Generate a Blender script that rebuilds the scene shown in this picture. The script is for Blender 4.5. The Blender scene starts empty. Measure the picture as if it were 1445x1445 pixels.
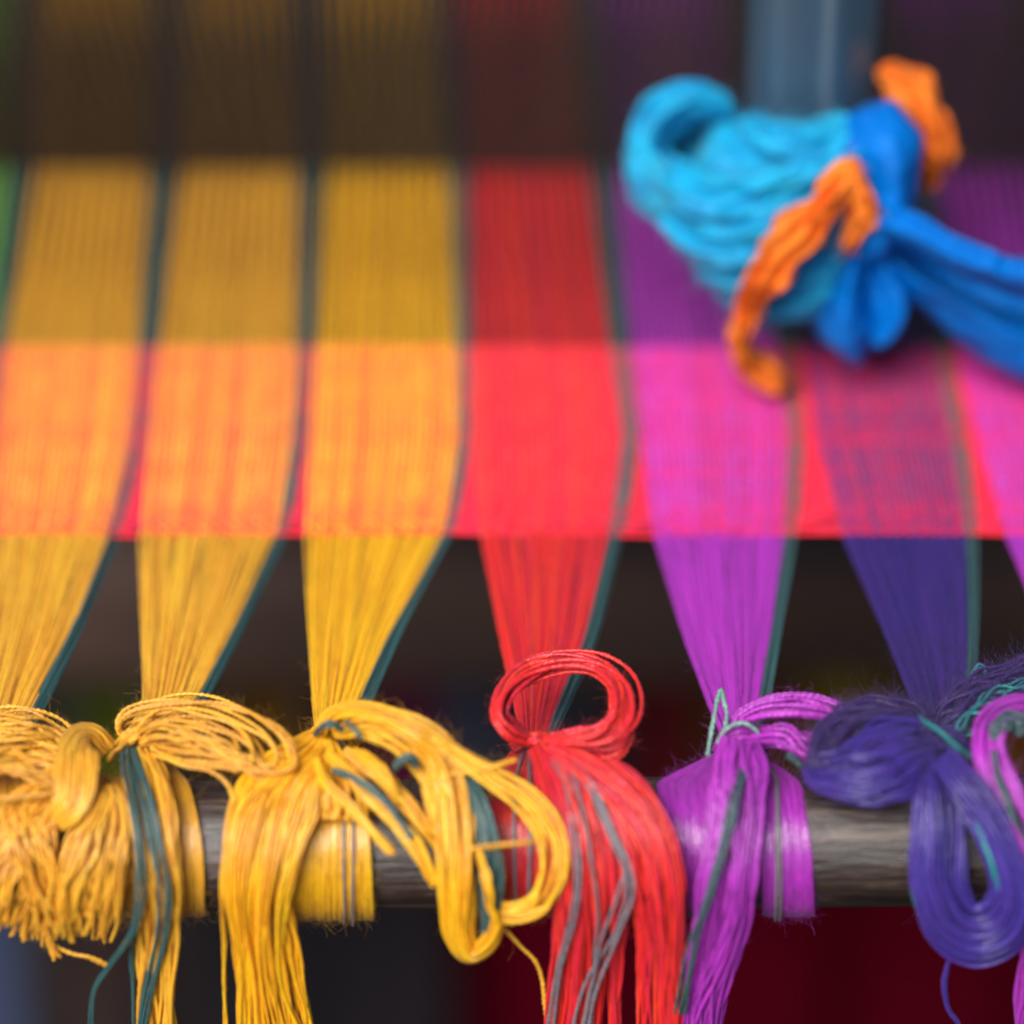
import bpy, math
import numpy as np

# ------------------------------------------------------------------ camera, sky, sun, exposure
SC = bpy.context.scene
COL = SC.collection
TH = math.atan(3320.0 / 5000.0)            # downward pitch of the camera
F = 5000.0                                 # focal length in photo pixels (photo is 1445 wide)
PC = 722.5
ST, CT = math.sin(TH), math.cos(TH)
R = 0.0127                                 # rod radius; rod axis is the X axis through the origin
ZS = 0.010                                 # height of the warp sheet above the rod axis
CAMZ = ZS + 0.4135
CAMY = -0.524
cd = bpy.data.cameras.new('camera'); cam = bpy.data.objects.new('camera', cd); COL.objects.link(cam)
cam.location = (0, CAMY, CAMZ); cam.rotation_euler = (math.pi / 2 - TH, 0, 0)
cd.sensor_width = 36.0; cd.lens = 36.0 * F / 1445.0
cd.clip_start = 0.01; cd.clip_end = 100
cd.dof.use_dof = True; cd.dof.focus_distance = 0.680; cd.dof.aperture_fstop = 4.0
cd.dof.aperture_blades = 0
SC.camera = cam

SUN_EL, SUN_AZ = 46.0, -28.0               # degrees; azimuth from straight behind the camera
wd = bpy.data.worlds.new('World'); SC.world = wd; wd.use_nodes = True
nt = wd.node_tree; bg = nt.nodes['Background']
sky = nt.nodes.new('ShaderNodeTexSky'); sky.sky_type = 'NISHITA'; sky.sun_disc = False
sky.sun_elevation = math.radians(SUN_EL); sky.sun_rotation = math.radians(180 - SUN_AZ)
nt.links.new(sky.outputs[0], bg.inputs[0]); bg.inputs[1].default_value = 0.05
sd = bpy.data.lights.new('sun', 'SUN'); sun = bpy.data.objects.new('sun', sd); COL.objects.link(sun)
sd.energy = 3.3; sd.angle = math.radians(36); sd.color = (1.0, 0.96, 0.91)
sun.rotation_euler = (math.radians(90 - SUN_EL), 0, math.radians(SUN_AZ))
SC.view_settings.view_transform = 'Standard'; SC.view_settings.look = 'None'
SC.view_settings.exposure = 0.72; SC.view_settings.gamma = 1.0

rng = np.random.default_rng(7)

# ------------------------------------------------------------------ projection helpers
def depth(Y, Z):
    return (Y - CAMY) * CT + (CAMZ - Z) * ST
def toX(px, Y, Z):
    return (px - PC) / F * depth(Y, Z)
def topy(Y, Z):
    return PC + F * (-((Y - CAMY) * ST) + (CAMZ - Z) * CT) / depth(Y, Z)
def at(px, py, Y):                         # the point on the sight line of a photo pixel at distance Y
    v = (py - PC) / F
    t = (Y - CAMY) / (CT - v * ST)
    Z = CAMZ - t * (ST + v * CT)
    return np.array([(px - PC) / F * t, Y, Z])
def sheetY(py):
    v = (np.asarray(py, float) - PC) / F
    t = (CAMZ - ZS) / (ST + v * CT)
    return CAMY + t * (CT - v * ST)

# profile the yarn lies on: the warp sheet, then over the rod, then hanging down in front of it
_a = np.linspace(math.radians(97), 0, 60)
_Y = np.concatenate([np.linspace(0.9, 0.0204, 260), np.linspace(0.019, 0.0025, 20), -R * np.cos(_a), np.full(90, -R)])
_Z = np.concatenate([np.full(260, ZS), np.linspace(ZS + 0.0001, R, 20), R * np.sin(_a), -np.linspace(0.0008, 0.11, 90)])
_ty, _tz = np.gradient(_Y), np.gradient(_Z)
_l = np.hypot(_ty, _tz); _NY, _NZ = _tz / _l, -_ty / _l
_k = np.ones(9) / 9
_NY = np.convolve(np.pad(_NY, 4, mode='edge'), _k, 'valid'); _NZ = np.convolve(np.pad(_NZ, 4, mode='edge'), _k, 'valid')
_l = np.hypot(_NY, _NZ); _NY /= _l; _NZ /= _l
_LV = np.arange(0, 34) * 0.001
_T = []
for lv in _LV:
    y, z = _Y + _NY * lv, _Z + _NZ * lv
    p = np.maximum.accumulate(topy(y, z) + np.arange(len(y)) * 1e-5)
    _T.append((p, y, z))
def surf(px, py, lift):                    # photo pixel + height above the profile (metres) -> 3D
    px, py, lift = (np.asarray(a, float) for a in (px, py, lift))
    q = np.clip(lift / 0.001, 0, 32.99); i0 = q.astype(int); f = q - i0
    Y = np.zeros_like(py); Z = np.zeros_like(py)
    for i in range(34):
        for w, m in ((1 - f, i0 == i), (f, i0 + 1 == i)):
            if m.any():
                p, y, z = _T[i]
                Y[m] += w[m] * np.interp(py[m], p, y); Z[m] += w[m] * np.interp(py[m], p, z)
    return np.stack([toX(px, Y, Z), Y, Z], -1)

# ------------------------------------------------------------------ mesh helpers
def mesh_np(name, V, Fq, uv=None, rnd=None, smooth=True):
    me = bpy.data.meshes.new(name)
    n, m = len(V), len(Fq); k = Fq.shape[1]
    me.vertices.add(n); me.vertices.foreach_set('co', np.ascontiguousarray(V, np.float32).ravel())
    me.loops.add(m * k); me.loops.foreach_set('vertex_index', np.ascontiguousarray(Fq, np.int32).ravel())
    me.polygons.add(m); me.polygons.foreach_set('loop_start', np.arange(0, m * k, k, dtype=np.int32))
    me.polygons.foreach_set('use_smooth', np.full(m, smooth))
    if uv is not None:
        l = me.uv_layers.new(name='UVMap'); l.data.foreach_set('uv', np.ascontiguousarray(uv, np.float32).ravel())
    if rnd is not None:
        a = me.attributes.new('rnd', 'FLOAT', 'POINT'); a.data.foreach_set('value', np.ascontiguousarray(rnd, np.float32))
    me.update(calc_edges=True); me.validate()
    return me

def tube_arrays(P, rad, sides=5, twist=0.0, flat=1.0, flatten=None):
    """P (S,N,3) centre lines -> quads. twist: metres per full turn of the oval section (two-ply look)."""
    S, N, _ = P.shape
    rad = np.broadcast_to(np.asarray(rad, float), (S, N)) if np.ndim(rad) != 1 else np.broadcast_to(np.asarray(rad)[:, None], (S, N))
    T = np.gradient(P, axis=1); T /= np.linalg.norm(T, axis=2, keepdims=True) + 1e-12
    L = np.concatenate([np.zeros((S, 1)), np.cumsum(np.linalg.norm(np.diff(P, axis=1), axis=2), 1)], 1)
    A = np.empty_like(P)
    ref = np.where(np.abs(T[:, 0, 2:3]) > 0.9, np.array([[0, 1., 0]]), np.array([[0, 0, 1.]]))
    a = np.cross(T[:, 0], ref); a /= np.linalg.norm(a, axis=1, keepdims=True) + 1e-12
    A[:, 0] = a
    for i in range(1, N):
        a = a - T[:, i] * (a * T[:, i]).sum(1, keepdims=True)
        a /= np.linalg.norm(a, axis=1, keepdims=True) + 1e-12
        A[:, i] = a
    B = np.cross(T, A)
    f_ = rng.uniform(0, 6.28, (3, S, 1)); rad = rad * (1 + .09 * np.sin(L * 900 + f_[0]) + .08 * np.sin(L * 2100 + f_[1]) + .05 * np.sin(L * 4300 + f_[2])) * rng.normal(1, .07, (S, 1))
    th = np.arange(sides) * 2 * math.pi / sides
    if twist:
        ph = (L / twist * 2 * math.pi + rng.uniform(0, 6.28, (S, 1)))[:, :, None]
        c = np.cos(th)[None, None]; s = np.sin(th)[None, None] * flat
        ca, sa = np.cos(ph), np.sin(ph)
        x, y = c * ca - s * sa, c * sa + s * ca
    else:
        x = np.broadcast_to(np.cos(th), (S, N, sides)); y = np.broadcast_to(np.sin(th) * flat, (S, N, sides))
    V = P[:, :, None] + rad[:, :, None, None] * (x[..., None] * A[:, :, None] + y[..., None] * B[:, :, None])
    idx = np.arange(S * N * sides).reshape(S, N, sides); nx = np.roll(idx, -1, 2)
    Fq = np.stack([idx[:, :-1], nx[:, :-1], nx[:, 1:], idx[:, 1:]], -1).reshape(-1, 4)
    u0 = np.broadcast_to(np.arange(sides) / sides, (S, N - 1, sides)); u1 = u0 + 1 / sides
    v0 = np.broadcast_to(L[:, :-1, None], u0.shape) * 1000; v1 = np.broadcast_to(L[:, 1:, None], u0.shape) * 1000
    off = rng.uniform(0, 50, (S, 1, 1))
    uv = np.stack([np.stack([u0, v0 + off], -1), np.stack([u1, v0 + off], -1), np.stack([u1, v1 + off], -1), np.stack([u0, v1 + off], -1)], -2).reshape(-1, 2)
    rv = np.repeat(rng.uniform(0, 1, S), N * sides)
    return V.reshape(-1, 3), Fq, uv, rv

def join(arrs):
    V, Q, U, W, o = [], [], [], [], 0
    for v, q, u, w in arrs:
        V.append(v); Q.append(q + o); U.append(u); W.append(w); o += len(v)
    return np.concatenate(V), np.concatenate(Q), np.concatenate(U), np.concatenate(W)

def link(name, me, mat, parent=None, label=None, stuff=False):
    o = bpy.data.objects.new(name, me); COL.objects.link(o)
    if mat: me.materials.append(mat)
    if parent: o.parent = parent; o.matrix_parent_inverse = parent.matrix_basis.inverted()
    if label: o['label'] = label
    if stuff: o['kind'] = 'stuff'
    return o
def tubes_obj(name, P, rad, mat, parent, label=None, stuff=True, **kw):
    arrs = P if isinstance(P, list) else [tube_arrays(P, rad, **kw)]
    return link(name, mesh_np(name, *join(arrs)), mat, parent, label, stuff)
def thing(name, label, cat, loc, group=None):
    o = bpy.data.objects.new(name, None); COL.objects.link(o); o.location = loc; o.empty_display_size = 0.01
    o['label'] = label; o['category'] = cat
    if group: o['group'] = group
    return o
def tag(o, label, cat, group=None):
    o['label'] = label; o['category'] = cat
    if group: o['group'] = group
    return o

# ------------------------------------------------------------------ materials
def lin(c):
    return tuple(((x / 255) / 12.92 if x / 255 <= .04045 else ((x / 255 + .055) / 1.055) ** 2.4) for x in c) + (1,)
def new_mat(name):
    m = bpy.data.materials.new(name); m.use_nodes = True
    return m, m.node_tree, m.node_tree.nodes['Principled BSDF']
def yarn(name, rgb, rough=0.40, sheen=0.12, spec=0.75, var=0.26, coat=0.0, sss=0.4):
    m, t, b = new_mat(name); N, Lk = t.nodes, t.links
    at_ = N.new('ShaderNodeAttribute'); at_.attribute_name = 'rnd'
    uv = N.new('ShaderNodeUVMap')
    mp = N.new('ShaderNodeMapping'); mp.inputs['Scale'].default_value = (5, 0.55, 1); Lk.new(uv.outputs[0], mp.inputs[0])
    cx = N.new('ShaderNodeVectorMath'); cx.operation = 'ADD'
    cb = N.new('ShaderNodeCombineXYZ'); ml = N.new('ShaderNodeMath'); ml.operation = 'MULTIPLY'; ml.inputs[1].default_value = 37.0
    Lk.new(at_.outputs['Fac'], ml.inputs[0]); Lk.new(ml.outputs[0], cb.inputs[2]); Lk.new(mp.outputs[0], cx.inputs[0]); Lk.new(cb.outputs[0], cx.inputs[1])
    nz = N.new('ShaderNodeTexNoise'); nz.inputs['Scale'].default_value = 1.0; nz.inputs['Detail'].default_value = 3
    Lk.new(cx.outputs[0], nz.inputs['Vector'])
    av = N.new('ShaderNodeMath'); av.operation = 'ADD'; Lk.new(at_.outputs['Fac'], av.inputs[0]); Lk.new(nz.outputs['Fac'], av.inputs[1])
    mr = N.new('ShaderNodeMapRange'); mr.inputs[1].default_value = 0.3; mr.inputs[2].default_value = 1.7
    mr.inputs[3].default_value = 1 - var; mr.inputs[4].default_value = 1 + var * 0.6; Lk.new(av.outputs[0], mr.inputs[0])
    hs = N.new('ShaderNodeHueSaturation'); hs.inputs['Color'].default_value = lin(rgb); Lk.new(mr.outputs[0], hs.inputs['Value'])
    mh = N.new('ShaderNodeMapRange'); mh.inputs[3].default_value = 0.493; mh.inputs[4].default_value = 0.507
    Lk.new(at_.outputs['Fac'], mh.inputs[0]); Lk.new(mh.outputs[0], hs.inputs['Hue'])
    Lk.new(hs.outputs[0], b.inputs['Base Color'])
    b.inputs['Roughness'].default_value = rough; b.inputs['Specular IOR Level'].default_value = spec
    b.inputs['Sheen Weight'].default_value = sheen; b.inputs['Sheen Roughness'].default_value = 0.45
    b.inputs['Subsurface Weight'].default_value = sss; b.inputs['Subsurface Radius'].default_value = (1, .8, .7); b.inputs['Subsurface Scale'].default_value = 0.0007
    b.inputs['Coat Weight'].default_value = coat; b.inputs['Coat Roughness'].default_value = 0.25
    mix = [min(1, x * 0.55 + 0.45) for x in lin(rgb)[:3]]
    b.inputs['Sheen Tint'].default_value = (*mix, 1)
    bp = N.new('ShaderNodeBump'); bp.inputs['Strength'].default_value = 0.5; bp.inputs['Distance'].default_value = 0.0002
    Lk.new(nz.outputs['Fac'], bp.inputs['Height'])
    n2 = N.new('ShaderNodeTexNoise'); n2.inputs['Scale'].default_value = 3.0; n2.inputs['Detail'].default_value = 2; Lk.new(cx.outputs[0], n2.inputs['Vector'])
    b2 = N.new('ShaderNodeBump'); b2.inputs['Strength'].default_value = 0.55; b2.inputs['Distance'].default_value = 0.00012
    Lk.new(n2.outputs['Fac'], b2.inputs['Height']); Lk.new(bp.outputs[0], b2.inputs['Normal']); Lk.new(b2.outputs[0], b.inputs['Normal'])
    return m
GOLD = (240, 170, 44); YEL = (250, 178, 18); RED = (226, 34, 38); MAG = (176, 48, 182); IND = (62, 40, 138)
TEAL = (48, 88, 88); GREY = (118, 110, 118); GREEN = (120, 180, 70); PINK = (238, 30, 66); JADE = (40, 140, 140); PLUM = (56, 36, 100); DEEP = (54, 30, 112); PALE = (126, 168, 156)
Y_ = {k: yarn(n, c) for k, n, c in (('gold', 'gold_yarn', GOLD), ('yellow', 'yellow_yarn', YEL), ('red', 'red_yarn', RED),
      ('magenta', 'magenta_yarn', MAG), ('indigo', 'indigo_yarn', IND), ('teal', 'teal_yarn', TEAL), ('grey', 'grey_yarn', GREY),
      ('green', 'green_yarn', GREEN), ('pink', 'pink_weft_yarn', PINK), ('jade', 'jade_yarn', JADE), ('plum', 'plum_yarn', PLUM), ('deep', 'deep_indigo_yarn', DEEP), ('pale', 'pale_teal_yarn', PALE))}

Y_.update({'silk_' + k: yarn('silky_%s_yarn' % k, c, rough=0.29, sheen=0.08, spec=1.0, var=0.16, coat=0.8) for k, c in (('gold', GOLD), ('yellow', YEL), ('red', RED), ('magenta', MAG), ('deep', DEEP))})

def noise_mat(name, c1, c2, scale, rough=0.7, bump=0.3, dist=0.001, stretch=(1, 1, 1), detail=6, spec=0.4, c3=None, coat=0.0):
    m, t, b = new_mat(name); N, Lk = t.nodes, t.links
    tc = N.new('ShaderNodeTexCoord'); mp = N.new('ShaderNodeMapping'); mp.inputs['Scale'].default_value = stretch
    Lk.new(tc.outputs['Object'], mp.inputs[0])
    nz = N.new('ShaderNodeTexNoise'); nz.inputs['Scale'].default_value = scale; nz.inputs['Detail'].default_value = detail; nz.inputs['Roughness'].default_value = 0.62
    Lk.new(mp.outputs[0], nz.inputs['Vector'])
    cr = N.new('ShaderNodeValToRGB'); cr.color_ramp.elements[0].position = 0.32; cr.color_ramp.elements[1].position = 0.7
    cr.color_ramp.elements[0].color = lin(c1); cr.color_ramp.elements[1].color = lin(c2)
    if c3:
        e = cr.color_ramp.elements.new(0.52); e.color = lin(c3)
    Lk.new(nz.outputs['Fac'], cr.inputs[0]); Lk.new(cr.outputs[0], b.inputs['Base Color'])
    rr = N.new('ShaderNodeMapRange'); rr.inputs[3].default_value = rough - 0.12; rr.inputs[4].default_value = rough + 0.12
    Lk.new(nz.outputs['Fac'], rr.inputs[0]); Lk.new(rr.outputs[0], b.inputs['Roughness'])
    b.inputs['Specular IOR Level'].default_value = spec
    bp = N.new('ShaderNodeBump'); bp.inputs['Strength'].default_value = bump; bp.inputs['Distance'].default_value = dist
    Lk.new(nz.outputs['Fac'], bp.inputs['Height']); Lk.new(bp.outputs[0], b.inputs['Normal'])
    return m
Y_['pink'] = yarn('pink_weft_yarn', PINK, rough=0.6, sheen=0.05, spec=0.3, var=0.5)
M_rod = noise_mat('weathered_rod_wood', (22, 14, 11), (112, 92, 82), 230, 0.40, 1.0, 0.0010, (0.16, 1.2, 1.2), c3=(52, 38, 32), spec=1.0, detail=10)
M_beam = noise_mat('dark_beam_wood', (48, 33, 27), (82, 58, 49), 40, 0.8, 0.3, 0.001, (0.1, 1, 1))
M_floor = noise_mat('dark_earth_floor', (20, 17, 15), (36, 30, 27), 8, 0.95, 0.3, 0.01)
M_dent = noise_mat('dark_reed_cane', (26, 15, 6), (58, 38, 17), 60, 0.8, 0.2, 0.0003, (1, 1, 0.1), spec=0.1)
M_pole = noise_mat('blue_grey_painted_metal', (44, 64, 80), (92, 108, 118), 26, 0.34, 0.06, 0.0005, (5, 5, 0.12), c3=(50, 74, 94), spec=0.6)  # palest streak colour paints a faint vertical highlight onto the pole

# ------------------------------------------------------------------ ground and the dark things far behind
def grid_cloth(fn, nu, nv):
    u, v = np.meshgrid(np.linspace(0, 1, nu), np.linspace(0, 1, nv), indexing='ij')
    V = fn(u, v).reshape(-1, 3); idx = np.arange(nu * nv).reshape(nu, nv)
    Q = np.stack([idx[:-1, :-1], idx[1:, :-1], idx[1:, 1:], idx[:-1, 1:]], -1).reshape(-1, 4)
    return V, Q
V, Q = grid_cloth(lambda u, v: np.stack([(u - .5) * 60, (v - .1) * 60, -0.82 + 0.004 * np.sin(u * 900) * np.sin(v * 700)], -1), 90, 90)
o = link('ground', mesh_np('ground', V, Q), M_floor); o['kind'] = 'structure'; o['label'] = 'dark earth floor under the loom'

def beam(name, L, ry, rz, sides=14, seed=0):
    g = np.random.default_rng(seed); n = 40
    x = np.linspace(-L / 2, L / 2, n)[:, None]; t = (np.arange(sides) + .5) / sides * 2 * math.pi
    w = 1 + 0.03 * np.sin(x * 9 + seed) + 0.02 * g.standard_normal((n, 1))
    y = np.sign(np.cos(t)) * np.abs(np.cos(t)) ** .5 * ry * w; z = np.sign(np.sin(t)) * np.abs(np.sin(t)) ** .5 * rz * w
    V = np.stack([np.broadcast_to(x, y.shape), y, z], -1).reshape(-1, 3); idx = np.arange(n * sides).reshape(n, sides); nx = np.roll(idx, -1, 1)
    Q = np.stack([idx[:-1], idx[1:], nx[1:], nx[:-1]], -1).reshape(-1, 4)
    return V, Q
V, Q = beam('b', 1.2, 0.03, 0.027, seed=3)
o = link('wooden_beam', mesh_np('wooden_beam', V, Q), M_beam); o.location = at(722, 815, 0.40)
tag(o, 'dark brown wooden loom beam out of focus behind the fanned yarn', 'beam')

def drape(name, px0, px1, py0, py1, Y, nf, amp, mat, nu=90, nv=14, seed=0, slope=0.0, th=0.004):
    """a hanging cloth with folds and real thickness"""
    g = np.random.default_rng(seed); ph = g.uniform(0, 6.28, 4)
    A, B = at(px0, py0, Y), at(px1, py1, Y)
    def fn(u, v):
        x = A[0] + (B[0] - A[0]) * u; z = A[2] + (B[2] - A[2]) * v
        y = Y - slope * v + amp * (np.sin(u * nf * 6.28 + ph[0] + v) + .5 * np.sin(u * nf * 14.1 + ph[1])) * (0.4 + 0.6 * v)
        return np.stack([x, y, z], -1)
    V, Q = grid_cloth(fn, nu, nv)
    V2 = V + np.array([0, th, 0]); n = len(V)
    idx = np.arange(n).reshape(nu, nv)
    loop = np.concatenate([idx[:, 0], idx[-1, 1:], idx[-2::-1, -1], idx[0, -2:0:-1]]); lp = np.roll(loop, -1)
    side = np.stack([loop, loop + n, lp + n, lp], -1)
    return mesh_np(name, np.concatenate([V, V2]), np.concatenate([Q[:, ::-1], Q + n, side]))
def cloth_mat(name, c, rough=0.9):
    if 'stripe' in name: c = tuple(min(255, int(x * 1.55)) for x in c)
    d = tuple(int(x * 0.8) for x in c)
    return noise_mat(name, d, c, 60, rough, 0.25, 0.001, spec=0.03)
t = thing('striped_cloth', 'dim striped cloth hanging out of focus below the dark beam', 'cloth', at(722, 890, 0.46))
BG = [(-400, -60, (40, 60, 30)), (-60, 90, (38, 36, 30)), (90, 215, (52, 56, 16)), (215, 300, (40, 30, 20)), (300, 440, (62, 42, 16)), (440, 520, (36, 24, 22)),
      (520, 610, (58, 12, 34)), (610, 700, (40, 40, 50)), (700, 880, (34, 32, 36)), (880, 985, (56, 14, 18)), (985, 1120, (54, 34, 16)), (1120, 1250, (76, 62, 10)),
      (1250, 1330, (44, 30, 20)), (1330, 1460, (80, 50, 16)), (1460, 1800, (50, 20, 50))]
for i, (a, b, c) in enumerate(BG):
    link('cloth_stripe', drape('cloth_stripe', a, b, 880, 1190, 0.46, (b - a) / 150, 0.004, cloth_mat('dim_stripe_cloth', c), nu=16, nv=8, seed=5), cloth_mat('dim_stripe_cloth', c), t)
for nm, a, b, c, Y, lab in (('red_cloth', 600, 2100, (74, 0, 15), 0.60, 'deep red cloth hanging out of focus below the rod at lower right'),
                            ('black_cloth', 250, 640, (34, 30, 34), 0.585, 'near black cloth hanging out of focus below the rod beside the red cloth'),
                            ('brown_cloth', 50, 275, (54, 42, 40), 0.57, 'dull brown cloth hanging out of focus between blue and black cloths'),
                            ('blue_cloth', -600, 70, (62, 72, 100), 0.555, 'dusty blue cloth out of focus in the lower left corner')):
    m = cloth_mat(nm + '_fabric', c)
    tag(link(nm, drape(nm, a, b, 1150, 1750, Y, (b - a) / 260, 0.012, m, seed=len(nm), slope=0.05), m), lab, 'cloth', 'dark cloths behind the loom')

# ------------------------------------------------------------------ the rod
def make_rod():
    n, s = 240, 48
    x = np.linspace(-0.24, 0.24, n)[:, None]; a = np.arange(s) / s * 2 * math.pi
    rr = R * (1 + 0.006 * np.sin(x * 40) + 0.012 * np.sin(3 * a + x * 6) * .5 + 0.004 * np.sin(11 * a + 30 * x))
    for k in range(9):                                              # long shallow grain cracks
        c, x0, w = rng.uniform(0, 6.28), rng.uniform(-.2, .2), rng.uniform(.02, .06)
        rr = rr - 0.0005 * np.exp(-((a - c) / 0.06) ** 2) * np.exp(-((x - x0) / w) ** 2)
    V = np.stack([np.broadcast_to(x, rr.shape), rr * np.cos(a), rr * np.sin(a)], -1).reshape(-1, 3)
    idx = np.arange(n * s).reshape(n, s); nx = np.roll(idx, -1, 1)
    Q = np.stack([idx[:-1], idx[1:], nx[1:], nx[:-1]], -1).reshape(-1, 4)
    return mesh_np('wooden_rod', V, Q[:, ::-1])
o = link('wooden_rod', make_rod(), M_rod); o.rotation_euler = (0, math.radians(-0.6), 0); o.location = (0, 0, 0.0002); o.scale = (1, 0.975, 0.975)
tag(o, 'weathered dark wooden rod the yarn bundles are knotted round', 'rod')

# ------------------------------------------------------------------ stripes: left, right edge of the colour and outer edge of the teal edging, by photo row
TAB = {0: [(-120, 15, 50), (68, 215, 258), (265, 412, 448), (460, 610, 640), (640, 800, 840), (843, 1010, 1045), (1048, 1215, 1250), (1253, 1420, 1455)],
       240: [(-160, 20, 46), (50, 214, 248), (255, 424, 453), (460, 638, 657), (660, 832, 862), (865, 1045, 1078), (1080, 1285, 1312), (1316, 1500, 1530)],
       490: [(-205, -12, 5), (8, 196, 222), (225, 420, 444), (447, 646, 664), (667, 862, 888), (891, 1098, 1126), (1130, 1318, 1343), (1346, 1545, 1570)],
       620: [(-215, -25, -8), (-6, 184, 209), (212, 412, 436), (440, 648, 665), (668, 880, 902), (905, 1113, 1136), (1150, 1342, 1366), (1377, 1570, 1595)],
       745: [(-225, -52, -36), (-16, 157, 173), (197, 395, 411), (431, 630, 645), (676, 862, 884), (919, 1106, 1129), (1185, 1361, 1383), (1414, 1590, 1612)],
       900: [(-230, -110, -92), (-32, 96, 113), (200, 322, 341), (437, 548, 567), (707, 826, 846), (965, 1087, 1104), (1252, 1363, 1382), (1476, 1580, 1600)],
       1000: [(-235, -150, -132), (-40, 45, 63), (203, 270, 288), (442, 504, 522), (730, 785, 803), (1001, 1070, 1086), (1293, 1358, 1377), (1500, 1566, 1584)],
       1045: [(-236, -165, -150), (-42, 20, 34), (172, 208, 216), (448, 484, 494), (738, 768, 778), (1022, 1056, 1064), (1306, 1342, 1350), (1502, 1540, 1550)]}
_py = np.array(sorted(TAB), float); _tab = np.array([TAB[int(p)] for p in _py], float)
_dense = np.arange(-300, 1100, 4.0)
EDGE = np.empty((8, 3, len(_dense)))
for i in range(8):
    for j in range(3):
        y = np.interp(_dense, _py, _tab[:, i, j])
        y[_dense < 0] = _tab[0, i, j]
        EDGE[i, j] = np.convolve(np.pad(y, 8, mode='edge'), np.hanning(19)[1:-1] / np.hanning(19)[1:-1].sum(), 'valid')
def edge(i, j, py):
    return np.interp(py, _dense, EDGE[i, j])
SCOL = ['green', 'gold', 'gold', 'yellow', 'red', 'magenta', 'deep', 'magenta']
SNAME = ['green', 'left gold', 'second gold', 'yellow', 'red', 'magenta', 'indigo', 'right magenta']
NM, NT = 21, 3                                                      # warp ends per stripe: colour + edging

Y0, Y1 = float(sheetY(752)), float(sheetY(488)); PITCH = 0.00098
NW = int((Y1 - Y0) / PITCH)
cloth = thing('woven_cloth', 'striped cloth on the loom with a hot pink woven band across it', 'woven cloth', (0, Y0, ZS))
# warp X as a function of Y for every end
ends = []                                                           # (stripe, is_edging, fraction)
for i in range(8):
    for k in range(NM): ends.append((i, 0, (k + .5) / NM))
    for k in range(NT): ends.append((i, 1, (k + .5) / NT))
jit = rng.normal(0, 0.06, len(ends))
def endX(Y, e):
    i, tl, f = ends[e]; f = f + jit[e] / (NT if tl else NM)
    py = topy(Y, ZS); a, b = (edge(i, 1, py), edge(i, 2, py)) if tl else (edge(i, 0, py), edge(i, 1, py))
    return toX(a + (b - a) * f, Y, ZS)
NSUB = 3
Yb = Y0 - 0.0006 + (np.arange(NW * NSUB + 4) / NSUB) * PITCH         # woven part
Yu = np.linspace(Yb[-1] - 0.0012, 0.62, 110)                              # open warp towards and beyond the reed
REEDY = float(sheetY(258))
AW = 0.00046
for i in range(8):
    for tl in (0, 1):
        wov, opn = [], []
        for e, (si, st, f) in enumerate(ends):
            if si != i or st != tl: continue
            aw = AW - 0.00030 * np.clip(1 - (Yb - Y0) / (10 * PITCH), 0, 1) * (1 if e % 3 else .3)
            z = ZS + aw * np.cos(math.pi * (Yb - Y0) / PITCH + math.pi * e)
            wov.append(np.stack([endX(Yb, e), Yb, z], -1))
            s = np.clip((Yu - Yb[-1] - 0.002) / (REEDY - Yb[-1]), 0, 1)
            sh = 0.0022 * s ** 1.2 * (1 if e % 2 else -1)
            x = endX(Yu, e)
            for d in (-1, 1):
                opn.append(np.stack([x + d * 0.00027 + rng.normal(0, 0.00004) + 0.00006 * np.sin(Yu * 90 + rng.uniform(0, 6)), Yu, ZS + sh + rng.normal(0, 0.00015, len(Yu))], -1))
        mk = Y_['teal' if tl else SCOL[i]]
        lab = ('teal edging threads right of the %s stripe' if tl else '%s stripe of the warp') % SNAME[i]
        tubes_obj('edge_thread' if tl else 'warp_stripe', [tube_arrays(np.array(wov), 0.00057, sides=5), tube_arrays(np.array(opn), 0.00034 if tl else 0.00026, sides=4)], 0, mk, cloth, lab)
# weft
wf = []
allE = np.arange(len(ends))
for j in range(NW + 1):
    Yj = Y0 + j * PITCH + rng.normal(0, 0.00007) - (0.0007 * rng.random() if j < 7 else 0)
    xs = np.array([endX(np.array([Yj]), e)[0] for e in allE])
    zs = ZS - (0.00042 if j in (1, 2, 5, 6, 9) else 0.00013) * np.where((allE + j) % 2 == 0, 1, -1)
    x = np.empty(2 * len(xs) - 1); z = np.empty_like(x)
    x[0::2] = xs; x[1::2] = (xs[1:] + xs[:-1]) / 2; z[0::2] = zs; z[1::2] = ZS + rng.normal(0, 0.00005, len(xs) - 1)
    wf.append(np.stack([x, Yj + (0.0005 if j < 5 else 0.00014) * np.sin(x * 60 + rng.uniform(0, 6)) + np.convolve(rng.normal(0, 0.0001, len(x)), np.ones(7) / 4, 'same'), z], -1))
tubes_obj('weft_band', np.array(wf), np.where(np.arange(len(wf)) < 10, 0.00050, np.clip(rng.normal(0.00042, 0.00006, len(wf)), .0003, .00056)), Y_['pink'], cloth, 'hot pink weft threads of the woven band', sides=5)

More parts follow.
